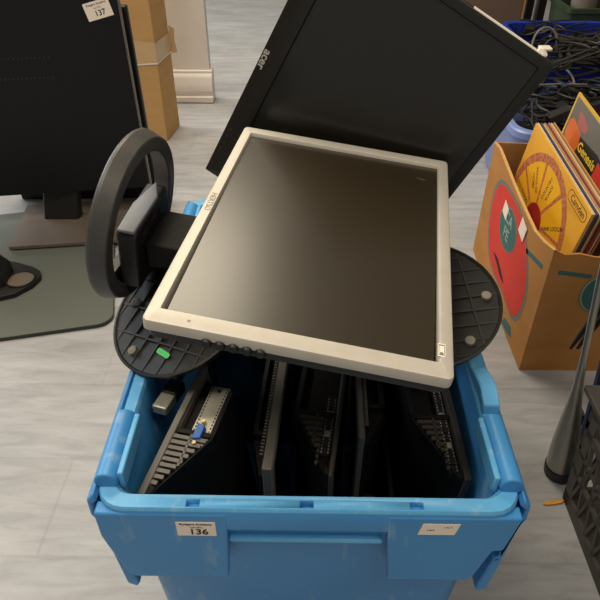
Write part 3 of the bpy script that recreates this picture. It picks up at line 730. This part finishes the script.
# ------------------------------------------------------------------ far right background bits
bb_ = thing('board', 'brown grey board standing behind the royal blue crate', 'board', T(.70, 2.64, 0))
b = MB(); b.box((-.32, -.012, 0), (.135, .012, .8)); b.build('panel', 'brownboard', bb_, .003)
b = MB(); b.box((.135, -.014, 0), (.141, .014, .8)); b.build('edge_strip', 'lptan', bb_)
cf = thing('chair_frame', 'chromed tubular legs standing behind the royal blue crate', 'chair', T(.91, 2.75, 0))
for x in (-.03, .015):
    b = MB(); b.tube([(x, 0, 0), (x+.002, 0, .45), (x+.01, 0, .9)], .006, 12); b.build('leg', 'chrome', cf)
b = MB(); b.box((-.06, -.005, .40), (.06, .005, .43)); b.build('crossbar', 'black', cf)
b = MB(); b.box((-.022, .02, 0), (.013, .05, .85)); b.box((.03, .01, 0), (.06, .04, .9)); b.build('back_panel', 'black', cf)
gc = thing('storage_crate', 'dark green plastic crate behind the royal blue crate', 'crate', T(1.37, 2.65, 0))
b = MB(); q = lambda d, z: [(x, y, z) for x, y in rrect(-.38+d, -.1+d, .38-d, .14-d, .02)]
b.loft([q(.02, 0), q(0, .30), q(-.006, .30), q(-.006, .316), q(.012, .316), q(.03, .02)], 0); b.build('crate_body', 'greenplastic', gc)
def pot(label, x, y, r, h):
    t = thing('pot', label, 'pot', T(x, y, .021), 'pale pots in the green crate')
    b = MB(); b.lathe([(r*.8, 0), (r, h*.9), (r*1.05, h*.92), (r*1.05, h), (r*.92, h), (r*.75, .01)], 28); b.build('pot_body', 'stone', t)
pot('pale grey pot at the left end of the green crate', 1.085, 2.67, .05, .36); pot('pale slim pot right of the others in the green crate', 1.22, 2.67, .035, .40)

# ------------------------------------------------------------------ lower right: steel pole, black crate, bits
sp = thing('pole', 'tapered brushed steel pole with a black rubber foot beside the black crate', 'pole', T(.426, .651, .003) @ Matrix.Rotation(R(-7), 4, 'Y'))
b = MB(); b.lathe([(.0235, .014), (.0232, .04), (.0205, .08), (.015, .13), (.0105, .17), (.0068, .21), (.005, .27), (.005, .62)], 40); b.build('shaft', 'chrome', sp)
b = MB(); b.lathe([(.022, 0), (.0255, .003), (.0255, .02), (.024, .022), (.0236, .022), (.0236, .014)], 40); b.build('rubber_foot', 'black', sp)
ca = thing('castor', 'small dark castor wheel on the floor behind the steel pole', 'wheel', T(.47, .745, .019))
b = MB(); b.lathe([(.001, -.010), (.019, -.010), (.019, .010), (.001, .010)], 28, 0, Matrix.Rotation(R(80), 4, 'Y')); b.build('wheel', 'dark', ca, .002)
b = MB(); b.tube([(0, 0, 0), (.02, 0, 0)], .005); b.box((.011, -.01, -.006), (.016, .012, .03)); b.build('axle_fork', 'dark', ca)

kc = thing('crate', 'black lattice plastic crate cut off at the lower right corner', 'crate', T(.60, .43, 0))
kx0, kx1, ky0, ky1, kh = .416, .80, .22, .604, .215
b = MB(T(-.60, -.43, 0)); b.box((kx0+.012, ky0+.012, .004), (kx1-.012, ky1-.012, .012))
b.build('crate_floor', 'crateblack', kc)
def kwall(side):
    b = MB(T(-.60, -.43, 0))
    if side in 'lr':
        Lh = ky1-ky0; f = lambda u, z, d: ((kx0-.03*z+d) if side == 'l' else (kx1+.06*z-d), ky0+u, z)
    else:
        Lh = kx1-kx0; f = lambda u, z, d: (kx0+u, (ky0-.06*z+d) if side == 'f' else (ky1+.10*z-d), z)
    def bar(u0, z0, u1, z1, w):
        dx, dz = u1-u0, z1-z0; l = math.hypot(dx, dz); nx, nz = -dz/l*w/2, dx/l*w/2
        p = [(u0+nx, z0+nz), (u0-nx, z0-nz), (u1-nx, z1-nz), (u1+nx, z1+nz)]
        vs = [f(u, z, 0) for u, z in p]+[f(u, z, .006) for u, z in p]
        b.add(vs, [(0, 1, 2, 3), (7, 6, 5, 4), (0, 4, 5, 1), (1, 5, 6, 2), (2, 6, 7, 3), (3, 7, 4, 0)])
    bar(0, .012, Lh, .012, .024); bar(0, kh-.012, Lh, kh-.012, .026); bar(0, kh-.055, Lh, kh-.055, .014); bar(0, .075, Lh, .075, .006); bar(0, .115, Lh, .115, .006)
    bar(.009, 0, .009, kh, .018); bar(Lh-.009, 0, Lh-.009, kh, .018); bar(Lh/2, 0, Lh/2, kh, .014)
    n = 11
    for k in range(n):
        u0 = .018+(Lh-.036)*k/n; u1 = .018+(Lh-.036)*(k+1)/n
        bar(u0, .024, u1, kh-.06, .006); bar(u1, .024, u0, kh-.06, .006)
    return b.build('lattice_side', 'crateblack', kc)
for s in 'lrfb': kwall(s)
b = MB(T(-.60, -.43, 0))
b.frame((kx0-.014, ky0-.02, kx1+.026, ky1+.034), (kx0+.004, ky0, kx1+.006, ky1+.012), kh-.003, kh+.007)
b.build('rim', 'crateblack', kc, .002)
# crumpled paper inside
b = MB(); rnd = random.Random(3)
NX, NY = 26, 24
vs = []; fs = []
for j in range(NY):
    for i in range(NX):
        x = kx0+.03+(kx1-kx0-.06)*i/(NX-1); y = ky0+.03+(ky1-ky0-.07)*j/(NY-1)
        e_ = min(i, NX-1-i, j, NY-1-j); vs.append((x+rnd.uniform(-.004, .004), y+rnd.uniform(-.004, .004), .016 if e_ == 0 else .05+rnd.uniform(-.018, .024)))
for j in range(NY-1):
    for i in range(NX-1): a = j*NX+i; fs.append((a, a+1, a+NX+1, a+NX))
b.add(vs, fs); o = b.build('packing_paper', 'crumple', None, 0, 2, 5); setp(o, 'crumpled cream packing paper inside the black lattice crate', 'paper', None, 'stuff')
nv = thing('folder', 'dark navy folder standing behind the black lattice crate', 'folder', T(.50, .70, 0))
b = MB(); b.prism([(-.028, 0), (.12, 0), (.12, .33), (-.05, .31), (-.055, .28)], -.006, .006, 'y', 0); b.build('cover', 'navy', nv, .002)
tg = thing('folded_tripod', 'thin black folded tripod legs reaching in from the right edge', 'tripod', T(.455, .80, .147))
for d, r1 in ((0, .0055), (.012, .0045)):
    b = MB(); b.tube([(d, 0, .0), (d+.008, 0, .03), (d+.03+d*.4, 0, .10), (d+.10, .01, .32)], [.0025, .0045, r1+.001, r1+.002], 10); b.build('leg', 'black', tg)
b = MB(); b.tube([(.11, .01, .30), (.30, .01, .25), (.36, .01, .0), (.365, .01, -.147)], .007, 10); b.build('leg', 'black', tg)
pe = MB()
pts = [(-.018, -.001), (-.012, .0035), (0, .0045), (.012, .004), (.0185, .001), (.012, -.003), (0, -.0035), (-.012, -.0035)]
pe.loft([[(x, y, .0006+.10*abs(x)**1.3) for x, y in pts], [(x*.98, y*.9, .0026+.10*abs(x)**1.3) for x, y in pts]], 0, M=T(.3975, .592, 0) @ Matrix.Rotation(R(8), 4, 'Z'))
setp(pe.build('peel', 'orange'), 'small orange scrap of peel on the floor beside the steel pole', 'scrap')

# ------------------------------------------------------------------ camera
F = 615.; P = R(37.45); YAW = R(.89)
fw = Vector((-math.sin(YAW)*math.cos(P), math.cos(YAW)*math.cos(P), -math.sin(P))); rt = Vector((math.cos(YAW), math.sin(YAW), 0)); up = rt.cross(fw)
cam = bpy.data.cameras.new('camera'); co = bpy.data.objects.new('camera', cam); COL.objects.link(co)
co.matrix_world = basis((0, 0, .86), rt, up, -fw)
cam.sensor_width = 36; cam.lens = F*36/600; cam.clip_start = .02
SC.camera = co

# ------------------------------------------------------------------ light
def area(name, loc, size, energy, col, rot=(0, 0, 0)):
    l = bpy.data.lights.new(name, 'AREA'); l.shape = 'RECTANGLE'; l.size, l.size_y = size; l.energy = energy; l.color = col
    o = bpy.data.objects.new(name, l); COL.objects.link(o); o.location = loc; o.rotation_euler = rot
    return o
area('ceiling_lamp', (-.75, 2.3, 2.58), (1.5, 1.2), 62, (1, .87, .66))
area('ceiling_lamp', (.9, -.5, 2.58), (1.2, .6), 20, (1, .89, .74))
area('ceiling_lamp', (-1.0, .3, 2.58), (1.2, .6), 38, (1, .89, .74))
area('window_daylight', (-3.15, 3.4, 1.4), (1.2, 2.2), 85, (.80, .90, 1), (0, R(-90), 0))
w = bpy.data.worlds.new('world'); SC.world = w; w.use_nodes = True
bg = w.node_tree.nodes['Background']; bg.inputs['Color'].default_value = (.9, .86, .8, 1); bg.inputs['Strength'].default_value = .35

SC.view_settings.view_transform = 'Standard'; SC.view_settings.look = 'None'
SC.view_settings.exposure = 0; SC.view_settings.gamma = 1; SC.view_settings.use_curve_mapping = False
